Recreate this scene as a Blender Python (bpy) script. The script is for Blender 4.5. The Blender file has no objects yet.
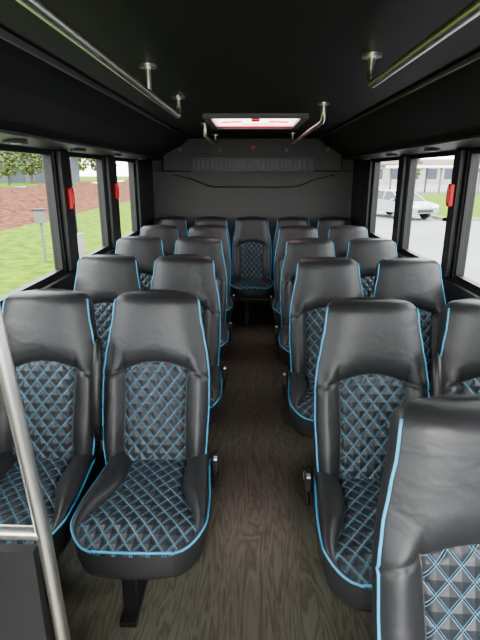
import bpy, bmesh, math, random
from mathutils import Vector, Matrix
random.seed(4)
S=bpy.context.scene
COL=S.collection
# ------------------------------------------------------------ materials
def new_mat(name,color,rough=.5,metal=0.,bump=0.,bscale=200.,spec=.5,var=None,vscale=5.,coord='Object',stretch=(1,1,1),bdist=.01):
    m=bpy.data.materials.new(name); m.use_nodes=True
    n=m.node_tree.nodes; l=m.node_tree.links
    b=n['Principled BSDF']
    b.inputs['Base Color'].default_value=(*color,1)
    b.inputs['Roughness'].default_value=rough
    b.inputs['Metallic'].default_value=metal
    b.inputs['Specular IOR Level'].default_value=spec
    tc=n.new('ShaderNodeTexCoord'); mp=n.new('ShaderNodeMapping')
    mp.inputs['Scale'].default_value=stretch
    l.new(tc.outputs[coord],mp.inputs['Vector'])
    if var:
        t=n.new('ShaderNodeTexNoise'); t.inputs['Scale'].default_value=vscale; t.inputs['Detail'].default_value=8
        l.new(mp.outputs[0],t.inputs['Vector'])
        r=n.new('ShaderNodeValToRGB'); r.color_ramp.elements[0].position=.38; r.color_ramp.elements[1].position=.62
        r.color_ramp.elements[0].color=(*color,1); r.color_ramp.elements[1].color=(*var,1)
        l.new(t.outputs['Fac'],r.inputs[0]); l.new(r.outputs[0],b.inputs['Base Color'])
    if bump:
        t2=n.new('ShaderNodeTexNoise'); t2.inputs['Scale'].default_value=bscale; t2.inputs['Detail'].default_value=3
        l.new(mp.outputs[0],t2.inputs['Vector'])
        bp=n.new('ShaderNodeBump'); bp.inputs['Strength'].default_value=bump; bp.inputs['Distance'].default_value=bdist
        l.new(t2.outputs['Fac'],bp.inputs['Height']); l.new(bp.outputs[0],b.inputs['Normal'])
    return m
LEATHER=new_mat('seat_leather',(.030,.030,.032),.45,bump=.07,bscale=60,spec=.6)
def add_creases(m):
    n=m.node_tree.nodes; l=m.node_tree.links; b=n['Principled BSDF']
    old=b.inputs['Normal'].links[0].from_node
    tc=n.new('ShaderNodeTexCoord'); mp=n.new('ShaderNodeMapping'); mp.inputs['Scale'].default_value=(1,1,1.6)
    oi=n.new('ShaderNodeObjectInfo')
    l.new(tc.outputs['Object'],mp.inputs[0])
    cb=n.new('ShaderNodeCombineXYZ'); 
    mu=n.new('ShaderNodeMath'); mu.operation='MULTIPLY'; mu.inputs[1].default_value=30; l.new(oi.outputs['Random'],mu.inputs[0])
    for i in range(3): l.new(mu.outputs[0],cb.inputs[i])
    a=n.new('ShaderNodeVectorMath'); l.new(mp.outputs[0],a.inputs[0]); l.new(cb.outputs[0],a.inputs[1])
    t=n.new('ShaderNodeTexNoise'); t.inputs['Scale'].default_value=9; t.inputs['Detail'].default_value=2; t.inputs['Distortion'].default_value=.6
    l.new(a.outputs[0],t.inputs['Vector'])
    bp=n.new('ShaderNodeBump'); bp.inputs['Strength'].default_value=.26; bp.inputs['Distance'].default_value=.014
    l.new(t.outputs['Fac'],bp.inputs['Height']); l.new(bp.outputs[0],old.inputs['Normal'])
add_creases(LEATHER)
def quilt_mat():
    m=bpy.data.materials.new('quilted_fabric'); m.use_nodes=True
    n=m.node_tree.nodes; l=m.node_tree.links; b=n['Principled BSDF']
    uv=n.new('ShaderNodeUVMap'); uv.uv_map='UVMap'
    sp=n.new('ShaderNodeSeparateXYZ'); l.new(uv.outputs[0],sp.inputs[0])
    def M(op,a,b_=None,c=None):
        x=n.new('ShaderNodeMath'); x.operation=op
        for i,v in enumerate((a,b_,c)):
            if v is None: continue
            if isinstance(v,(int,float)): x.inputs[i].default_value=v
            else: l.new(v,x.inputs[i])
        return x.outputs[0]
    U=M('DIVIDE',sp.outputs[0],.052); V=M('DIVIDE',sp.outputs[1],.065)
    def dist(e): return M('ABSOLUTE',M('SUBTRACT',M('FRACT',M('ADD',e,50.5)),.5))
    da=dist(M('ADD',U,V)); db=dist(M('SUBTRACT',U,V))
    def dbl(d): 
        return M('LESS_THAN',M('ABSOLUTE',M('SUBTRACT',d,.062)),.017)
    line=M('MAXIMUM',dbl(da),dbl(db))
    h=M('MINIMUM',da,db); hh=M('POWER',M('MULTIPLY',h,2.),.5)
    mix=n.new('ShaderNodeMix'); mix.data_type='RGBA'
    l.new(line,mix.inputs['Factor']); mix.inputs['A'].default_value=(.030,.033,.039,1); mix.inputs['B'].default_value=(.14,.32,.44,1)
    l.new(mix.outputs['Result'],b.inputs['Base Color'])
    bp=n.new('ShaderNodeBump'); bp.inputs['Strength'].default_value=.85; bp.inputs['Distance'].default_value=.011
    l.new(hh,bp.inputs['Height']); l.new(bp.outputs[0],b.inputs['Normal'])
    b.inputs['Roughness'].default_value=.45
    b.inputs['Specular IOR Level'].default_value=.6
    return m
QUILT=quilt_mat()
PIPING=new_mat('blue_piping',(.08,.34,.55),.5)
BLACKMETAL=new_mat('black_metal',(.012,.012,.013),.45)
PLASTIC=new_mat('black_plastic',(.022,.022,.023),.38)
CHROME=new_mat('brushed_steel',(.80,.78,.74),.33,1.0,bump=.03,bscale=300)
CEIL=new_mat('ceiling_vinyl',(.020,.018,.018),.6,bump=.15,bscale=250)
WALLB=new_mat('wall_panel_black',(.018,.018,.019),.5,bump=.1,bscale=200)
GREYV=new_mat('grey_vinyl',(.082,.079,.077),.6,bump=.15,bscale=200)
TRIMG=new_mat('trim_grey',(.12,.12,.12),.4)
SLAT=new_mat('vent_slat_grey',(.12,.12,.12),.45)
RED=new_mat('red_plastic',(.6,.02,.02),.4)
WHITEP=new_mat('white_plastic',(.7,.7,.68),.4)
def floor_mat():
    m=bpy.data.materials.new('wood_vinyl_floor'); m.use_nodes=True
    n=m.node_tree.nodes; l=m.node_tree.links; b=n['Principled BSDF']
    tc=n.new('ShaderNodeTexCoord'); mp=n.new('ShaderNodeMapping'); mp.inputs['Scale'].default_value=(1,.12,1)
    l.new(tc.outputs['Object'],mp.inputs[0])
    w=n.new('ShaderNodeTexNoise'); w.inputs['Scale'].default_value=11; w.inputs['Detail'].default_value=3; w.inputs['Distortion'].default_value=1.0; l.new(mp.outputs[0],w.inputs['Vector'])
    k=n.new('ShaderNodeMath'); k.operation='MULTIPLY'; l.new(w.outputs['Fac'],k.inputs[0]); k.inputs[1].default_value=22
    fr=n.new('ShaderNodeMath'); fr.operation='PINGPONG'; l.new(k.outputs[0],fr.inputs[0]); fr.inputs[1].default_value=1
    fine=n.new('ShaderNodeTexNoise'); mp2=n.new('ShaderNodeMapping'); mp2.inputs['Scale'].default_value=(190,8,1)
    l.new(tc.outputs['Object'],mp2.inputs[0]); l.new(mp2.outputs[0],fine.inputs['Vector']); fine.inputs['Scale'].default_value=1
    a=n.new('ShaderNodeMath'); a.operation='MULTIPLY_ADD'; l.new(fine.outputs['Fac'],a.inputs[0]); a.inputs[1].default_value=.9; 
    a2=n.new('ShaderNodeMath'); a2.operation='MULTIPLY'; l.new(fr.outputs[0],a2.inputs[0]); a2.inputs[1].default_value=.65
    l.new(a2.outputs[0],a.inputs[2])
    r=n.new('ShaderNodeValToRGB'); e=r.color_ramp.elements
    e[0].position=.25; e[0].color=(.066,.063,.048,1); e[1].position=1.0; e[1].color=(.155,.150,.118,1)
    l.new(a.outputs[0],r.inputs[0]); l.new(r.outputs[0],b.inputs['Base Color'])
    b.inputs['Roughness'].default_value=.34
    bp=n.new('ShaderNodeBump'); bp.inputs['Strength'].default_value=.1; bp.inputs['Distance'].default_value=.003
    l.new(fine.outputs['Fac'],bp.inputs['Height']); l.new(bp.outputs[0],b.inputs['Normal'])
    return m
FLOOR=floor_mat()
def glass_mat():
    m=bpy.data.materials.new('window_glass'); m.use_nodes=True
    n=m.node_tree.nodes; l=m.node_tree.links; n.remove(n['Principled BSDF'])
    t=n.new('ShaderNodeBsdfTransparent'); t.inputs[0].default_value=(.60,.615,.60,1)
    g=n.new('ShaderNodeBsdfGlossy'); g.inputs['Roughness'].default_value=.02; 
    mx=n.new('ShaderNodeMixShader'); mx.inputs[0].default_value=.04
    l.new(t.outputs[0],mx.inputs[1]); l.new(g.outputs[0],mx.inputs[2]); l.new(mx.outputs[0],n['Material Output'].inputs[0])
    return m
GLASS=glass_mat()
def transl_mat(name='skylight_acrylic',c=(.9,.84,.84,1)):
    m=bpy.data.materials.new(name); m.use_nodes=True
    n=m.node_tree.nodes; l=m.node_tree.links; n.remove(n['Principled BSDF'])
    t=n.new('ShaderNodeBsdfTranslucent'); t.inputs[0].default_value=c
    l.new(t.outputs[0],n['Material Output'].inputs[0]); return m
SKYL=transl_mat(c=(.36,.28,.29,1)); REDT=transl_mat('red_label_film',(.30,.02,.03,1))
# ------------------------------------------------------------ mesh builder
class MB:
    def __init__(s): s.v=[]; s.f=[]; s.m=[]; s.uv=None; s.mats=[]
    def mi(s,mat):
        if mat not in s.mats: s.mats.append(mat)
        return s.mats.index(mat)
    def face(s,idx,mat): s.f.append(tuple(idx)); s.m.append(s.mi(mat))
    def box(s,x0,x1,y0,y1,z0,z1,mat,xf=None):
        o=len(s.v)
        for z in (z0,z1):
            for y in (y0,y1):
                for x in (x0,x1):
                    p=Vector((x,y,z)); s.v.append(xf@p if xf else p)
        for q in ((0,2,3,1),(4,5,7,6),(0,1,5,4),(2,6,7,3),(0,4,6,2),(1,3,7,5)): s.face([o+i for i in q],mat)
    def tube(s,path,r,mat,seg=10,cap=True):
        path=[Vector(p) for p in path]; n=len(path); o=len(s.v)
        t0=(path[1]-path[0]).normalized()
        up=Vector((0,0,1)) if abs(t0.z)<.9 else Vector((1,0,0))
        N=(up-t0*up.dot(t0)).normalized()
        for i,p in enumerate(path):
            t=(path[min(i+1,n-1)]-path[max(i-1,0)]).normalized()
            N=(N-t*N.dot(t)).normalized(); B=t.cross(N)
            rr=r[i] if isinstance(r,(list,tuple)) else r
            for k in range(seg):
                a=2*math.pi*k/seg; s.v.append(p+(N*math.cos(a)+B*math.sin(a))*rr)
        for i in range(n-1):
            for k in range(seg):
                k2=(k+1)%seg
                s.face([o+i*seg+k,o+i*seg+k2,o+(i+1)*seg+k2,o+(i+1)*seg+k],mat)
        if cap:
            s.face([o+k for k in range(seg)][::-1],mat); s.face([o+(n-1)*seg+k for k in range(seg)],mat)
    def cyl(s,a,b,r,mat,seg=20): s.tube([a,b],r,mat,seg)
    def poly_extrude(s,pts,x0,x1,mat):
        o=len(s.v); n=len(pts)
        for x in (x0,x1):
            for y,z in pts: s.v.append(Vector((x,y,z)))
        for i in range(n):
            j=(i+1)%n; s.face([o+i,o+j,o+n+j,o+n+i],mat)
        s.face([o+i for i in range(n)][::-1],mat); s.face([o+n+i for i in range(n)],mat)
    def mesh(s,name,smooth=False,fix=True):
        me=bpy.data.meshes.new(name); me.from_pydata([tuple(v) for v in s.v],[],s.f)
        for m in s.mats: me.materials.append(m)
        for i,p in enumerate(me.polygons): p.material_index=s.m[i]; p.use_smooth=smooth
        if fix:
            bm=bmesh.new(); bm.from_mesh(me); bmesh.ops.recalc_face_normals(bm,faces=bm.faces); bm.to_mesh(me); bm.free()
        me.update(); return me
    def obj(s,name,smooth=False,bevel=0,parent=None,auto=None):
        me=s.mesh(name,smooth); ob=bpy.data.objects.new(name,me); COL.objects.link(ob)
        if bevel:
            b=ob.modifiers.new('bevel','BEVEL'); b.width=bevel; b.segments=2; b.limit_method='ANGLE'
        if parent: ob.parent=parent
        return ob
def smooth_angle(me,ang=40):
    try:
        me.set_sharp_from_angle(angle=math.radians(ang))
    except Exception: pass
def sstep(a,b,x):
    t=max(0,min(1,(x-a)/(b-a))); return t*t*(3-2*t)
# ------------------------------------------------------------ seat geometry
TB=[0,.1,.28,.5,.72,.88,.96,1]
QI=[-1,-.95,-.82,-.6,-.36,-.12,.12,.36,.6,.82,.95,1]
NB=len(TB)-1; NI=len(QI)-1; NC=2*NB+NI+1
def colinfo(c):
    if c<NB: return ('b',-1,TB[c])
    if c<=NB+NI: return ('i',0,QI[c-NB])
    return ('b',1,TB[2*NB+NI-c])
def pad(rows,hf,bf,df,backd,mapf,wmap,quilt_rows,backscale=1.0,plan=None):
    mb=MB(); uvs=[]; front=[]; loops=[]
    def add(x,d,w):
        mb.v.append(mapf(x,d,w)); uvs.append((x,w)); return len(mb.v)-1
    for ri,r in enumerate(rows):
        fr=[];ws=[];xs=[];ds=[]
        for c in range(NC):
            k,sd,t=colinfo(c)
            w0=r*plan if plan else wmap(r,0)
            h0=hf(w0); b0=min(bf(w0),h0-.012)
            x0=sd*(h0-(h0-b0)*t) if k=='b' else b0*t
            if plan:
                x=x0; h=h0; w=wmap(r,x/.225)
            else:
                w=wmap(r,x0/h0); h=hf(w); b=min(bf(w),h-.012)
                x=sd*(h-(h-b)*t) if k=='b' else b*t
            d=df(k,t,x,w,h,ri)
            xs.append(x);ws.append(w);ds.append(d)
        bd=[backd(xs[c],ws[c]) for c in range(NC)]
        F=[add(xs[c],ds[c],ws[c]) for c in range(NC)]
        Rs=[]
        for q in (.18,.5,.85): Rs.append(add(xs[-1]*(1+(backscale-1)*q)+.007*math.sin(math.pi*q),ds[-1]+(bd[-1]-ds[-1])*q,ws[-1]))
        B=[add(xs[c]*backscale,bd[c],ws[c]) for c in range(NC)]
        Ls=[]
        for q in (.18,.5,.85): Ls.append(add(xs[0]*(1+(backscale-1)*q)-.007*math.sin(math.pi*q),ds[0]+(bd[0]-ds[0])*q,ws[0]))
        loops.append(F+Rs+B[::-1]+Ls[::-1]); front.append((F,Rs,B,Ls))
    n=len(loops[0])
    for i in range(len(rows)-1):
        A=loops[i];C=loops[i+1]
        for k in range(n):
            k2=(k+1)%n
            q=(NB<=k<NB+NI) and quilt_rows(i)
            mb.face([A[k],A[k2],C[k2],C[k]],QUILT if q else LEATHER)
    for F,Rs,B,Ls in (front[0],front[-1]):
        for c in range(NC-1): mb.face([F[c],F[c+1],B[c+1],B[c]],LEATHER)
        mb.face([F[-1]]+Rs+[B[-1]],LEATHER); mb.face([F[0]]+Ls+[B[0]],LEATHER)
    return mb,front,uvs
def finish_pad(mb,uvs,name):
    me=mb.mesh(name,True)
    ul=me.uv_layers.new(name='UVMap')
    for lp in me.loops: ul.data[lp.index].uv=uvs[lp.vertex_index]
    return me
LEAN=math.radians(19); LB=.725
def map_back(x,d,w):
    return Vector((x,-.0+w*math.sin(LEAN)+d*math.cos(LEAN),.415+w*math.cos(LEAN)-d*math.sin(LEAN)))
def hb0(w):
    pts=[(0,.200),(.1,.212),(.25,.219),(.38,.218),(.46,.210),(.54,.195),(.62,.180),(.73,.170)]
    for (a,ha),(b,hb) in zip(pts,pts[1:]):
        if w<=b:
            t=(w-a)/(b-a); t=max(0,t); return ha+(hb-ha)*(t*t*(3-2*t)*.5+t*.5)
    return pts[-1][1]
RT=.05
def hback(w):
    h=hb0(w)
    if w>LB-RT:
        k=min(1,(w-(LB-RT))/RT); h=h-RT+RT*math.sqrt(max(0,1-k*k))
    return h
def seam(xf): return .415+.018*math.cos(xf*math.pi*1.0)-.03*abs(xf)**3
def wmap_back(r,xf):
    if r<=1: return r*seam(xf)
    t=r-1; s0=seam(xf); return s0+(LB-s0)*t + (.012*(1-xf*xf)*(sstep(.7,1,t)))
def dback(k,t,x,w,h,ri):
    sm=seam(x/max(h,.01)); hd=sstep(sm-.005,sm+.06,w)
    if k=='b':
        lo=-.028-.040*math.sin(math.pi*min(1,t*.9+.08))
        if t==1: lo=-.034
        elif t==0: lo=-.030
    else:
        lo=-.044-.010*(1-t*t)
        if abs(t)==1: lo=-.034
    fx=min(1,abs(x)/h)
    hi=-.030-.045*(1-fx**3)
    d=lo*(1-hd)+hi*hd
    d-=.012*math.exp(-((w-.12)/.1)**2)
    if abs(ri-SEAMROW)==0 : d+=.012
    d-=.015*sstep(.45,.7,w)
    if w>LB-.06:
        kk=min(1,(w-(LB-.06))/.06); f=math.sqrt(max(0.004,1-kk*kk)); d=.015+(d-.015)*f
    return d
def bdback(x,w):
    d=.055
    if w>LB-.06:
        kk=min(1,(w-(LB-.06))/.06); f=math.sqrt(max(0.004,1-kk*kk)); d=.015+(d-.015)*f
    return d
rowsB=[i/14 for i in range(14)]+[.975,1.0]
SEAMROW=len(rowsB)-1
rowsB+=[1.035,1.1,1.2,1.3,1.42,1.54,1.65,1.75,1.80,1.85,1.90,1.94,1.97,.99+1,2.0]
mb,fr,uvs=pad(rowsB,hback,lambda w:.131-.010*math.sin(min(1,w/.42)*math.pi),dback,bdback,map_back,wmap_back,lambda i:i<SEAMROW,backscale=.96)
ME_BACK=finish_pad(mb,uvs,'backrest')
pipes=[]
nlast=len(rowsB)-4
pipes.append([mb.v[fr[i][0][0]] for i in range(0,nlast)])
pipes.append([mb.v[fr[i][0][-1]] for i in range(0,nlast)])
# cushion
LC=.545; RC=.10
def map_cush(x,d,w): return Vector((x,.05-w,.452-d+.025*(w/LC)))
def hc(w):
    h=.203+.022*sstep(.05,.38,w)
    if w>LC-RC:
        k=min(1,(w-(LC-RC))/RC); h=h-RC+RC*math.sqrt(max(0,1-k*k))
    return h
def bc(w): return .112+.09*sstep(.20,.54,w)
def wmap_c(r,xf): return r*LC+ (r**3)*.042*(1-xf*xf)
def dc(k,t,x,w,h,ri):
    fade=1-sstep(.36,.53,w)
    if k=='b':
        d=-.006-.034*fade*math.sin(math.pi*min(1,t*.9+.08))
        if t==1:d=.006*fade-.006*(1-fade)
        if t==0:d=0
    else:
        d=-.006-.008*(1-t*t)
        if abs(t)==1:d=.006*fade-.006*(1-fade)
    if w>LC-.08: d+=.030*sstep(LC-.08,LC+.04,w)
    return d
rowsC=[i/16 for i in range(13)]+[.79,.83,.87,.90,.93,.955,.975,.99,1.0]
mb2,fr2,uvs2=pad(rowsC,hc,bc,dc,lambda x,w:.125,map_cush,wmap_c,lambda i:i<len(rowsC)-1,backscale=.93,plan=LC)
ME_CUSH=finish_pad(mb2,uvs2,'cushion')
path=[mb2.v[fr2[i][0][0]] for i in range(2,len(rowsC))]+[mb2.v[fr2[-1][0][c]] for c in range(1,NC-1)]+[mb2.v[fr2[i][0][-1]] for i in range(len(rowsC)-1,1,-1)]
path=[p+Vector((0,-.002,.002)) for p in path]
def dd(p):
    o=[p[0]]
    for q in p[1:]:
        if (q-o[-1]).length>.004:o.append(q)
    return o
mp_=MB()
for p in pipes: mp_.tube(dd(p),.0040,PIPING,8)
ME_PIPE=mp_.mesh('backrest_piping',True)
mp_=MB(); mp_.tube(dd(path),.0042,PIPING,8)
ME_PIPEC=mp_.mesh('cushion_piping',True)
def frame_mesh(side,kind):
    m=MB()
    m.box(-.185,.185,-.40,.03,.29,.335,BLACKMETAL)
    m.box(-.17,.17,.03,.09,.28,.50,PLASTIC)
    lx=-.05*side
    m.box(lx-.022,lx+.022,-.36,-.31,.02,.30,BLACKMETAL); m.box(lx-.022,lx+.022,-.02,.03,.02,.30,BLACKMETAL)
    m.box(lx-.03,lx+.03,-.40,.07,.0,.025,BLACKMETAL); m.box(lx-.022,lx+.022,-.36,.03,.22,.26,BLACKMETAL)
    if kind!='mid':
        X=side*.228
        m.cyl((X,.03,.43),(X+side*.022,.03,.43),.034,PLASTIC)
        m.cyl((X+side*.022,.03,.43),(X+side*.03,.03,.43),.017,CHROME)
        m.box(X-.012,X+.008,-.14,.03,.375,.415,PLASTIC)
        m.tube([(X+side*.012,-.02,.33),(X+side*.02,-.03,.39),(X+side*.024,-.045,.45)],.009,PLASTIC,8)
        m.box(X+side*.024-.011,X+side*.024+.011,-.075,-.03,.43,.49,PLASTIC)
        m.box(X+side*.024-.008,X+side*.024+.008,-.076,-.05,.485,.496,CHROME)
    me=m.mesh('frame'); return me
def arm_mesh(side):
    m=MB(); X=-side*.230
    rot=Matrix.Rotation(-LEAN,4,'X')
    xf=Matrix.Translation((X,.075,.62))@rot
    m.tube([xf@Vector(p) for p in ((0,-.06,-.09),(0,-.085,-.03),(0,-.09,.08),(0,-.09,.20),(0,-.085,.28),(0,-.07,.305))],[.014,.018,.020,.020,.018,.010],PLASTIC,12)
    m.cyl(xf@Vector((-.016,-.03,-.08)),xf@Vector((.016,-.03,-.08)),.034,PLASTIC)
    m.box(-.01,.01,-.02,.02,-.2,-.05,BLACKMETAL,xf)
    return m.mesh('armrest',True)
FR={(s,k):frame_mesh(s,k) for s in (1,-1) for k in ('aisle','mid')}
AR={s:arm_mesh(s) for s in (1,-1)}
def seat(x,y,side,kind,arm=False,cofs=0):
    e=bpy.data.objects.new('passenger_seat',None); COL.objects.link(e); e.location=(x,y,0)
    e.empty_display_size=.2
    def ch(n,me,sub=0,bev=0,dx=0):
        o=bpy.data.objects.new(n,me); COL.objects.link(o); o.parent=e; o.location=(dx,0,0)
        if sub: md=o.modifiers.new('subsurf','SUBSURF'); md.levels=sub; md.render_levels=sub
        if bev: md=o.modifiers.new('bevel','BEVEL'); md.width=bev; md.segments=2; md.limit_method='ANGLE'
    ch('backrest',ME_BACK,1); ch('cushion',ME_CUSH,1,dx=cofs); ch('backrest_piping',ME_PIPE); ch('cushion_piping',ME_PIPEC,dx=cofs); ch('frame',FR[(side,kind)],0,.004)
    if arm: ch('armrest',AR[side])
TOPOFF=.25
for k,(Y,xa) in enumerate(((1.98,-.386),(2.91,-.397),(3.79,-.400),(4.66,-.405))):
    seat(xa,Y-TOPOFF,1,'aisle',True,.022); seat(xa-.462,Y-TOPOFF,1,'mid',False,.012)
for k,(Y,xa) in enumerate(((.985,.495),(1.87,.474),(2.83,.450),(3.71,.448),(4.62,.445))):
    seat(xa,Y-TOPOFF,-1,'aisle',True,-.02); seat(xa+.467,Y-TOPOFF,-1,'mid',False,-.012)
for x in (-.905,-.445,.015,.475,.935): seat(x,5.55-TOPOFF,1,'mid')
# ------------------------------------------------------------ bus shell
XL,XR=-1.18,1.215; YF,YB=-1.9,5.86; ZC=1.965; T=.07
WB,WT=.97,1.71
m=MB(); m.box(XL-T,XR+T,YF,YB+T,-.06,0,FLOOR); m.obj('floor')
winL=[(-1.75,-.25),(-.05,.85),(1.0,1.88),(2.05,3.0),(3.22,4.02),(4.32,5.08)]
winR=[(-1.75,-.25),(-.05,.85),(1.0,1.85),(2.0,2.86),(3.02,3.92),(4.12,5.02)]
def side_wall(name,xi,sgn,wins):
    m=MB(); a,b=sorted((xi,xi+sgn*T))
    m.box(a,b,YF,YB+T,0,WB,WALLB); m.box(a,b,YF,YB+T,WT,ZC+.05,WALLB)
    ys=[YF]+[v for w in wins for v in w]+[YB+T]
    for i in range(0,len(ys),2): m.box(a,b,ys[i],ys[i+1],WB,WT,WALLB)
    for i in range(0,len(ys),2):
        if ys[i]>0:
            a2,b2=sorted((xi,xi-sgn*.03)); m.box(a2,b2,ys[i]+.03,ys[i+1]-.03,WB,WT,PLASTIC)
    a2,b2=sorted((xi,xi-sgn*.035)); m.box(a2,b2,YF,YB,WB-.05,WB-.01,PLASTIC)
    m.obj(name,bevel=.006)
side_wall('wall_left',XL,-1,winL); side_wall('wall_right',XR,1,winR)
cnt=0
for xi,sgn,wins in ((XL,-1,winL),(XR,1,winR)):
    for (a,b) in wins:
        cnt+=1; m=MB(); x0,x1=sorted((xi+sgn*.005,xi+sgn*.05)); f=.028
        m.box(x0,x1,a,b,WB,WB+f,BLACKMETAL); m.box(x0,x1,a,b,WT-f,WT,BLACKMETAL)
        m.box(x0,x1,a,a+f,WB+f,WT-f,BLACKMETAL); m.box(x0,x1,b-f,b,WB+f,WT-f,BLACKMETAL)
        xm=xi+sgn*.03
        o=len(m.v); m.v+= [Vector((xm,a+f,WB+f)),Vector((xm,b-f,WB+f)),Vector((xm,b-f,WT-f)),Vector((xm,a+f,WT-f))]; m.face([o,o+1,o+2,o+3],GLASS)
        m.obj('window_%d'%cnt)
# ceiling with hatch hole
HX0,HX1,HY0,HY1=-.28,.34,3.55,4.35
m=MB()
m.box(-.78,.80,YF,HY0,ZC,ZC+.04,CEIL); m.box(-.78,.80,HY1,YB+T,ZC,ZC+.04,CEIL)
m.box(-.78,HX0,HY0,HY1,ZC,ZC+.04,CEIL); m.box(HX1,.80,HY0,HY1,ZC,ZC+.04,CEIL)
m.box(XL-T,-.78,YF,YB+T,ZC+.03,ZC+.07,CEIL); m.box(.80,XR+T,YF,YB+T,ZC+.03,ZC+.07,CEIL)
m.obj('ceiling')
GREYD=new_mat('grey_dark_panel',(.055,.053,.051),.5)
def cove(name,sgn,xw,xc):
    m=MB(); xe=xw-sgn*.17
    P=[(xc,ZC+.01),(xc+sgn*.05,ZC-.035),(xc+sgn*.14,ZC-.10),(xe-sgn*.03,ZC-.185),(xe,ZC-.215),(xe,WT+.025),(xw,WT),(xw,ZC+.02)]
    o=len(m.v); n=len(P)
    for y in (YF,YB):
        for x,z in P: m.v.append(Vector((x,y,z)))
    for i in range(n):
        j=(i+1)%n; m.face([o+i,o+j,o+n+j,o+n+i],CEIL if i<4 else GREYD)
    m.face([o+i for i in range(n)],CEIL); m.face([o+n+i for i in range(n)],CEIL)
    m.obj(name)
    m=MB(); m.tube([(xc,YF,ZC-.012),(xc,YB,ZC-.012)],.012,TRIMG,8); m.tube([(xe,YF,WT+.03),(xe,YB,WT+.03)],.008,TRIMG,8)
    m.obj('trim_1' if sgn<0 else 'trim_2',smooth=True)
    for y in (1.2,2.35,3.2,4.1,5.0):
        m=MB(); x=xw-sgn*.085
        z=WT+.0125
        ring=[Vector((x+.035*math.cos(a),y+.08*math.sin(a),z-.006)) for a in [2*math.pi*i/24 for i in range(25)]]
        m.tube(ring,.008,TRIMG,8); m.cyl((x,y,z-.014),(x,y,z-.002),.024,WHITEP)
        m.obj('reading_light',smooth=False)
cove('trim_cove_left',-1,XL,-.70); cove('trim_cove_right',1,XR,.75)
# front wall with windshield
m=MB()
m.box(XL-T,XR+T,YF-T,YF,-.06,.65,WALLB); m.box(XL-T,XR+T,YF-T,YF,1.90,ZC+.05,WALLB)
m.box(XL-T,XL+.05,YF-T,YF,.65,1.90,WALLB); m.box(XR-.05,XR+T,YF-T,YF,.65,1.90,WALLB)
m.obj('wall_front')
# back wall
m=MB(); m.box(XL-T,XR+T,YB,YB+T,-.06,ZC+.05,GREYV)
m.obj('wall_back')
m=MB()
m.box(XL+.02,XR-.02,YB-.02,YB,.5,1.60,GREYV); m.obj('trim_rear_panel',bevel=.01)
m=MB()
pts=[]
for i in range(61):
    t=i/60; x=-.90+1.86*t
    z=1.555-.03*sstep(0,.1,t)-.085*sstep(.08,.25,t)-.02*math.sin(math.pi*t)+.085*sstep(.75,.92,t)+.03*sstep(.9,1,t)
    pts.append(Vector((x,YB-.022,z)))
m.tube(pts,.008,PLASTIC,6)
m.obj('trim_rear_seam',smooth=True)
m=MB()
P=[(-1.02,ZC-.17),(-.80,ZC-.08),(-.72,ZC+.0),(.78,ZC+.0),(.84,ZC-.08),(1.04,ZC-.17),(1.04,1.60),(-1.02,1.60)]
n=len(P)
for y in (YB-.001,YB-.09):
    for x,z in P: m.v.append(Vector((x,y,z)))
for i in range(n):
    j=(i+1)%n; m.face([i,j,n+j,n+i],GREYD)
m.face(list(range(n)),GREYD); m.face([n+i for i in range(n)],GREYD)
m.obj('trim_rear_header',bevel=.015)
m=MB()
vy=YB-.09
m.box(-.69,.72,vy-.05,vy,1.60,1.745,PLASTIC)
for i in range(26):
    x=-.655+i*.052; m.box(x,x+.022,vy-.062,vy-.05,1.62,1.725,SLAT)
m.box(-.69,.72,vy-.066,vy-.05,1.735,1.75,SLAT); m.box(-.69,.72,vy-.066,vy-.05,1.595,1.61,SLAT)
m.obj('air_vent',bevel=.003)
m=MB(); m.cyl((.02,vy-.002,1.86),(.02,vy-.03,1.86),.035,PLASTIC,24); m.cyl((.02,vy-.03,1.86),(.02,vy-.04,1.86),.018,RED,16)
m.obj('marker_light')
for x in (-.80,.86,-.35,.4):
    m=MB(); m.cyl((x,vy-.0,1.83),(x,vy-.025,1.83),.04,PLASTIC,24); m.cyl((x,vy-.025,1.83),(x,vy-.03,1.83),.025,TRIMG,24); m.obj('speaker')
# hatch
m=MB(); fz=ZC-.03; w=.05
m.box(HX0-w,HX1+w,HY0-w,HY0,fz,ZC+.06,TRIMG); m.box(HX0-w,HX1+w,HY1,HY1+w,fz,ZC+.06,TRIMG)
m.box(HX0-w,HX0,HY0,HY1,fz,ZC+.06,TRIMG); m.box(HX1,HX1+w,HY0,HY1,fz,ZC+.06,TRIMG)
o=len(m.v)
N=12
for i in range(N+1):
    for j in range(N+1):
        u=i/N;v=j/N; m.v.append(Vector((HX0+(HX1-HX0)*u,HY0+(HY1-HY0)*v,ZC-.012+.01*math.sin(math.pi*u)*math.sin(math.pi*v))))
for i in range(N):
    for j in range(N):
        a=o+i*(N+1)+j
        red=(j in (6,7) and i in (1,2,3,8,9,10)) or (j==9 and 3<i<9) or (j==3 and 4<i<8) or j==11
        m.face([a,a+1,a+N+2,a+N+1],REDT if red else SKYL)
m.box(.0,.06,HY0+.10,HY0+.2,ZC-.03,ZC-.008,RED)
m.obj('roof_hatch')
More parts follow.
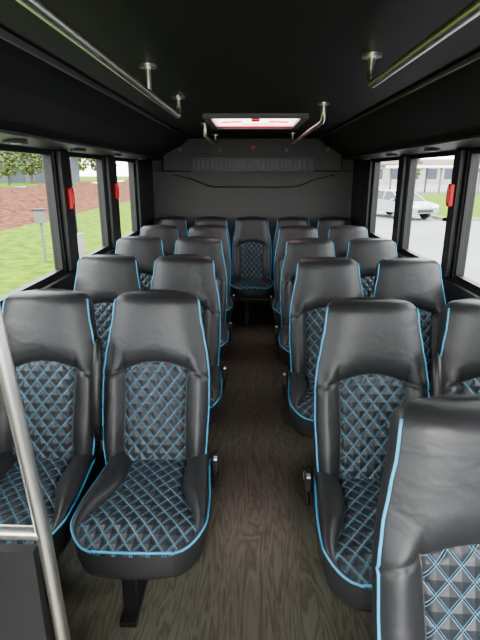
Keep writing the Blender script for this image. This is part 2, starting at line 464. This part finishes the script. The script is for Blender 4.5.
# grab rails
def rail(y0,y1,x,hook0=True,brs=()):
    m=MB(); z=1.865; R=.0135
    p=[]
    def arc(yc,dirn):
        return [(x,yc+dirn*.05*math.sin(a),z+.05-.05*math.cos(a)) for a in [math.pi/2*i/6 for i in range(7)]]
    if hook0: p+=[(x,y0-.05,ZC-.002)]+arc(y0,-1)[::-1]
    else: p+=[(x,y0,z)]
    p+=arc(y1,1)+[(x,y1+.05,ZC-.002)]
    m.tube(p,R,CHROME,14)
    ends=[y1+.05]+([y0-.05] if hook0 else [])
    for y in ends+list(brs):
        m.tube([(x,y,ZC-.012),(x,y,ZC-.001)],.034,CHROME,20)
    for y in brs: m.tube([(x,y,z),(x,y,ZC-.002)],.011,CHROME,12)
    ob=m.obj('grab_rail',smooth=True); smooth_angle(ob.data,50)
rail(-1.0,2.70,-.385,False,(1.97,)); rail(-1.0,1.77,.405,False,(.2,))
rail(3.05,5.1,.415,True,()); rail(4.2,5.3,-.375,True,())
# stanchion + modesty panel (front left)
m=MB(); px,py=-.366,.70
m.tube([(px-.070,py,ZC-.01),(px,py,.965),(px+.034,py,0)],.0130,CHROME,18)
m.cyl((px+.034,py,0),(px+.034,py,.012),.045,CHROME)
m.tube([(px,py,.965),(-.8,py+.01,.965),(XL+.03,py+.01,.965)],.0125,CHROME,16)
m.box(XL+.03,px-.02,py-.008,py+.012,.12,.93,PLASTIC)
ob=m.obj('modesty_panel_stanchion',smooth=True); smooth_angle(ob.data,40)
for x,y,z in ((XL+.045,3.10,1.43),(XL+.045,4.17,1.44),(XR-.045,2.93,1.46)):
    m=MB(); sg=1 if x<0 else -1
    m.box(x-.014,x+.014,y-.022,y+.022,z-.07,z+.06,RED); m.box(x-.008+sg*.014,x+.008+sg*.014,y-.012,y+.012,z-.05,z+.04,RED)
    m.obj('emergency_release_handle',bevel=.006)
# ------------------------------------------------------------ outside
GZ=-.75
GRASS=new_mat('grass',(.040,.105,.001),.9,var=(.125,.185,.004),vscale=2.5,bump=.6,bscale=20,spec=.1)
MULCH=new_mat('mulch',(.050,.018,.010),.95,var=(.16,.062,.036),vscale=3.0,bump=.8,bscale=10,spec=.1)
ASPH=new_mat('asphalt',(.17,.17,.175),.85,var=(.21,.21,.22),vscale=.6)
CONC=new_mat('concrete',(.26,.25,.23),.8,var=(.21,.20,.19),vscale=4)
def sheet(name,xs,ys,zf,mat,sub=1,thick=.0):
    m=MB()
    for x in xs:
        for y in ys: m.v.append(Vector((x,y,zf(x,y))))
    ny=len(ys)
    for i in range(len(xs)-1):
        for j in range(ny-1):
            a=i*ny+j; m.face([a,a+ny,a+ny+1,a+1],mat)
    ob=m.obj(name,smooth=True); return ob
ysl=[-40+4*i for i in range(50)]
sheet('lawn',[-10.5+ .5*i for i in range(15)],ysl,lambda x,y:GZ,GRASS)
def bank(x,y):
    t=min(1,(-10.5-x)/8); return GZ+1.25*sstep(0,1,t)+.16*math.sin(x*1.7+y*.6)*t
sheet('mulch_bank_ground',[-19+.5*i for i in range(18)],[-40+1.5*i for i in range(130)],bank,MULCH)
sheet('far_lawn_ground',[-120,-19],[-40,170],lambda x,y:GZ+1.25,GRASS)
sheet('asphalt_road',[-3.6,100],[-40,170],lambda x,y:GZ-.01,ASPH)  # unseen strip left of the bus added to cut green bounce on the ceiling
m=MB(); m.box(-3.65,-3.5,-40,150,GZ-.02,GZ+.10,CONC); m.obj('curb')
m=MB(); m.box(10.0,30,25.2,54,GZ-.01,GZ+.14,GRASS); m.box(9.8,10.0,25,54,GZ-.01,GZ+.15,CONC); m.box(9.8,30,25,25.2,GZ-.01,GZ+.15,CONC)
m.obj('grass_island')
BW=new_mat('building_wall',(.30,.27,.23),.8,var=(.34,.31,.27),vscale=.5); BD=new_mat('dark_window',(.05,.06,.08),.2); BR=new_mat('roof_brown',(.13,.10,.085),.8)
BBLUE=new_mat('blue_grey_siding',(.07,.09,.12),.6)
def building(name,x0,x1,y0,y1,h,wall,roof,nw):
    m=MB(); z=GZ
    m.box(x0,x1,y0,y1,z,z+h,wall)
    m.box(x0-.6,x1+.6,y0-.6,y1+.6,z+h,z+h+.35,roof)
    cx,cy=(x0+x1)/2,(y0+y1)/2; o=len(m.v)
    for p in ((x0-.6,y0-.6),(x1+.6,y0-.6),(x1+.6,y1+.6),(x0-.6,y1+.6)): m.v.append(Vector((p[0],p[1],z+h+.35)))
    m.v.append(Vector((x0+2,cy,z+h+1.6))); m.v.append(Vector((x1-2,cy,z+h+1.6)))
    m.face([o,o+1,o+5,o+4],roof); m.face([o+2,o+3,o+4,o+5],roof); m.face([o+1,o+2,o+5],roof); m.face([o+3,o,o+4],roof)
    for i in range(nw):
        xx=x0+(x1-x0)*(i+.5)/nw; ww=(x1-x0)/nw*.3
        m.box(xx-ww,xx+ww,y0-.06,y0,z+.9,z+h-.6,BD); m.box(xx-ww-.08,xx+ww+.08,y0-.09,y0-.02,z+.8,z+.9,WHITEP)
    m.obj(name)
building('office_building',22,70,112,126,3.8,BW,BR,12)
building('brick_building',-62,-36,60,72,4.0,BW,BR,6)
building('grey_warehouse',-31,-22,56,64,4.4,BBLUE,TRIMG,3)
m=MB()
m.box(17,36,58,64,GZ+2.9,GZ+3.2,WHITEP)
for x in (17.6,22,26.5,31,35.4):
    for y in (58.6,63.4): m.cyl((x,y,GZ),(x,y,GZ+2.9),.12,TRIMG,10)
m.obj('parking_canopy')
CARP=new_mat('car_paint_silver',(.36,.38,.41),.3,.3); CARG=new_mat('car_glass',(.02,.025,.03),.1); TIRE=new_mat('tire_rubber',(.02,.02,.02),.8); HEADL=new_mat('lamp_lens',(.8,.8,.8),.2)
def car(x,y,rz,name='parked_car'):
    m=MB()
    body=[(-2.25,.35),(-2.28,.62),(-2.18,.78),(-1.2,.92),(.0,.96),(1.55,.98),(2.2,.93),(2.28,.6),(2.22,.33)]
    m.poly_extrude(body,-.88,.88,CARP)
    o=len(m.v)
    base=[(-1.25,.92),(-.45,1.38),(.75,1.40),(1.75,.96)]
    for sx in (-1,1):
        for i,(yy,zz) in enumerate(base):
            m.v.append(Vector((sx*(.84 if zz<1 else .62),yy,zz)))
    m.face([o,o+1,o+2,o+3],CARG); m.face([o+4,o+5,o+6,o+7],CARG)
    m.face([o,o+1,o+5,o+4],CARG); m.face([o+1,o+2,o+6,o+5],CARP); m.face([o+2,o+3,o+7,o+6],CARG)
    m.box(-.64,.64,-.5,.8,1.37,1.43,CARP)
    for sx in (-1,1):
        m.tube([(sx*.80,.12,.95),(sx*.64,.12,1.40)],.035,CARP,6)
        m.tube([(sx*.85,-1.25,.93),(sx*.64,-.45,1.4)],.04,CARP,6); m.tube([(sx*.85,1.75,.96),(sx*.64,.75,1.41)],.05,CARP,6)
        for wy in (-1.4,1.4):
            m.cyl((sx*.70,wy,.33),(sx*.90,wy,.33),.33,TIRE,24); m.cyl((sx*.90,wy,.33),(sx*.915,wy,.33),.2,CHROME,16)
        m.box(sx*.62-.2,sx*.62+.2,-2.30,-2.2,.62,.76,HEADL); m.box(sx*.62-.2,sx*.62+.2,2.2,2.3,.68,.84,RED)
        m.box(min(sx*.86,sx*1.0),max(sx*.86,sx*1.0),-.85,-.7,.95,1.07,CARP)
    m.box(-.5,.5,-2.3,-2.24,.4,.55,PLASTIC)
    ob=m.obj(name,bevel=.03); ob.location=(x,y,GZ); ob.rotation_euler=(0,0,rz)
car(7.95,27.2,math.radians(24))
BARK=new_mat('bark',(.10,.07,.05),.9)
LEAFS=[new_mat('foliage_green',(.065,.09,.03),.8,var=(.11,.14,.045),vscale=3,bump=1,bscale=8),new_mat('foliage_yellow',(.19,.17,.03),.8,var=(.12,.14,.035),vscale=3,bump=1,bscale=8)]
def tree(x,y,h,z0,leaf,name='leafy_tree',spread=1.):
    m=MB(); m.tube([(0,0,0),(.05,.02,h*.3),(.1,0,h*.7)],[.16*h/5,.12*h/5,.05],BARK,8)
    for i in range(7):
        a=i*.9; m.tube([(0.05,0,h*(.3+.04*i)),(math.cos(a)*h*.18*spread,math.sin(a)*h*.18*spread,h*(.5+.05*i))],[.06,.02],BARK,6)
    for i in range(420):
        a=random.random()*6.28; rr=h*.34*spread*math.sqrt(random.random()); zz=h*(.22+.76*random.random())
        k=1-abs((zz/h-.55)/.5)**2; rr*=max(.2,k)
        c=Vector((rr*math.cos(a),rr*math.sin(a),zz)); s=h*.035*(.6+random.random()*.8)
        o=len(m.v)
        dirs=[(1,0,0),(0,1,0),(-1,0,0),(0,-1,0),(0,0,1),(0,0,-1)]
        for d in dirs: m.v.append(c+Vector(d)*s*(.6+.8*random.random()))
        for a1,b1 in ((0,1),(1,2),(2,3),(3,0)):
            m.face([o+a1,o+b1,o+4],leaf); m.face([o+b1,o+a1,o+5],leaf)
    ob=m.obj(name); ob.location=(x,y,z0)
for (x,y,h,l) in ((-24,36,4.2,0),(-27,42,5,0),(-31,48,5,1),(-22.5,46,4.2,0),(-35,42,5,0),(-19.5,66,6,0),(-26,74,7,1),(-38,53,6,0),(-43,50,6,0),(-21,40,3.2,0),(-23,52,5,0)): tree(x,y,h,GZ+1.2,LEAFS[l])
for (x,y,h,l) in ((33,68,10,1),(40,80,7,0),(48,84,8,0),(14,100,7,0),(30,95,6,0),(55,90,7,1),(22,104,6,0)): tree(x,y,h,GZ,LEAFS[l])
m=MB(); m.cyl((0,0,0),(0,0,.65),.22,CONC,20); m.tube([(0,0,.65),(0,0,6.5)],[.08,.05],BLACKMETAL,10); m.box(-.1,.1,-.5,.1,6.4,6.55,BLACKMETAL)
ob=m.obj('street_lamp',smooth=False); ob.location=(-5.1,14.0,GZ)
m=MB(); m.tube([(0,0,0),(0,0,1.1)],.035,TRIMG,10); m.box(-.13,.13,-.08,.08,1.05,1.38,TRIMG); m.box(-.16,.16,-.1,.1,1.38,1.42,BLACKMETAL)
ob=m.obj('garden_bollard_light'); ob.location=(-5.6,12.9,GZ)
# ------------------------------------------------------------ fill lamp, added out of view behind the camera to brighten the seats
FILLM=bpy.data.materials.new('fill_lamp_glow'); FILLM.use_nodes=True
FILLM.node_tree.nodes['Principled BSDF'].inputs['Emission Color'].default_value=(1,.98,.95,1)
FILLM.node_tree.nodes['Principled BSDF'].inputs['Emission Strength'].default_value=30
m=MB(); m.box(-.35,.35,-.75,-.55,ZC-.03,ZC,WHITEP); m.box(-.32,.32,-.73,-.57,ZC-.036,ZC-.03,FILLM); m.obj('added_fill_lamp')
# ------------------------------------------------------------ world
W=bpy.data.worlds.new('World'); S.world=W; W.use_nodes=True
bg=W.node_tree.nodes['Background']; bg.inputs[0].default_value=(.96,.98,1,1); bg.inputs[1].default_value=2.0
sun=bpy.data.lights.new('sun','SUN'); sun.energy=1.4; sun.angle=math.radians(20); sun.color=(1,.96,.9)
so=bpy.data.objects.new('sun',sun); COL.objects.link(so); so.rotation_euler=(math.radians(42),0,math.radians(-25))
# ------------------------------------------------------------ camera
cam=bpy.data.cameras.new('camera'); co=bpy.data.objects.new('camera',cam); COL.objects.link(co)
cam.sensor_fit='VERTICAL'; cam.sensor_height=36; cam.lens=480/640*36; cam.clip_start=.02; cam.clip_end=500
co.location=(0,0,1.58); co.rotation_euler=(math.radians(90-17.03),0,math.radians(1.25))
S.camera=co
S.view_settings.view_transform='AgX'; S.view_settings.exposure=2.5
S.view_settings.look='AgX - Medium High Contrast'
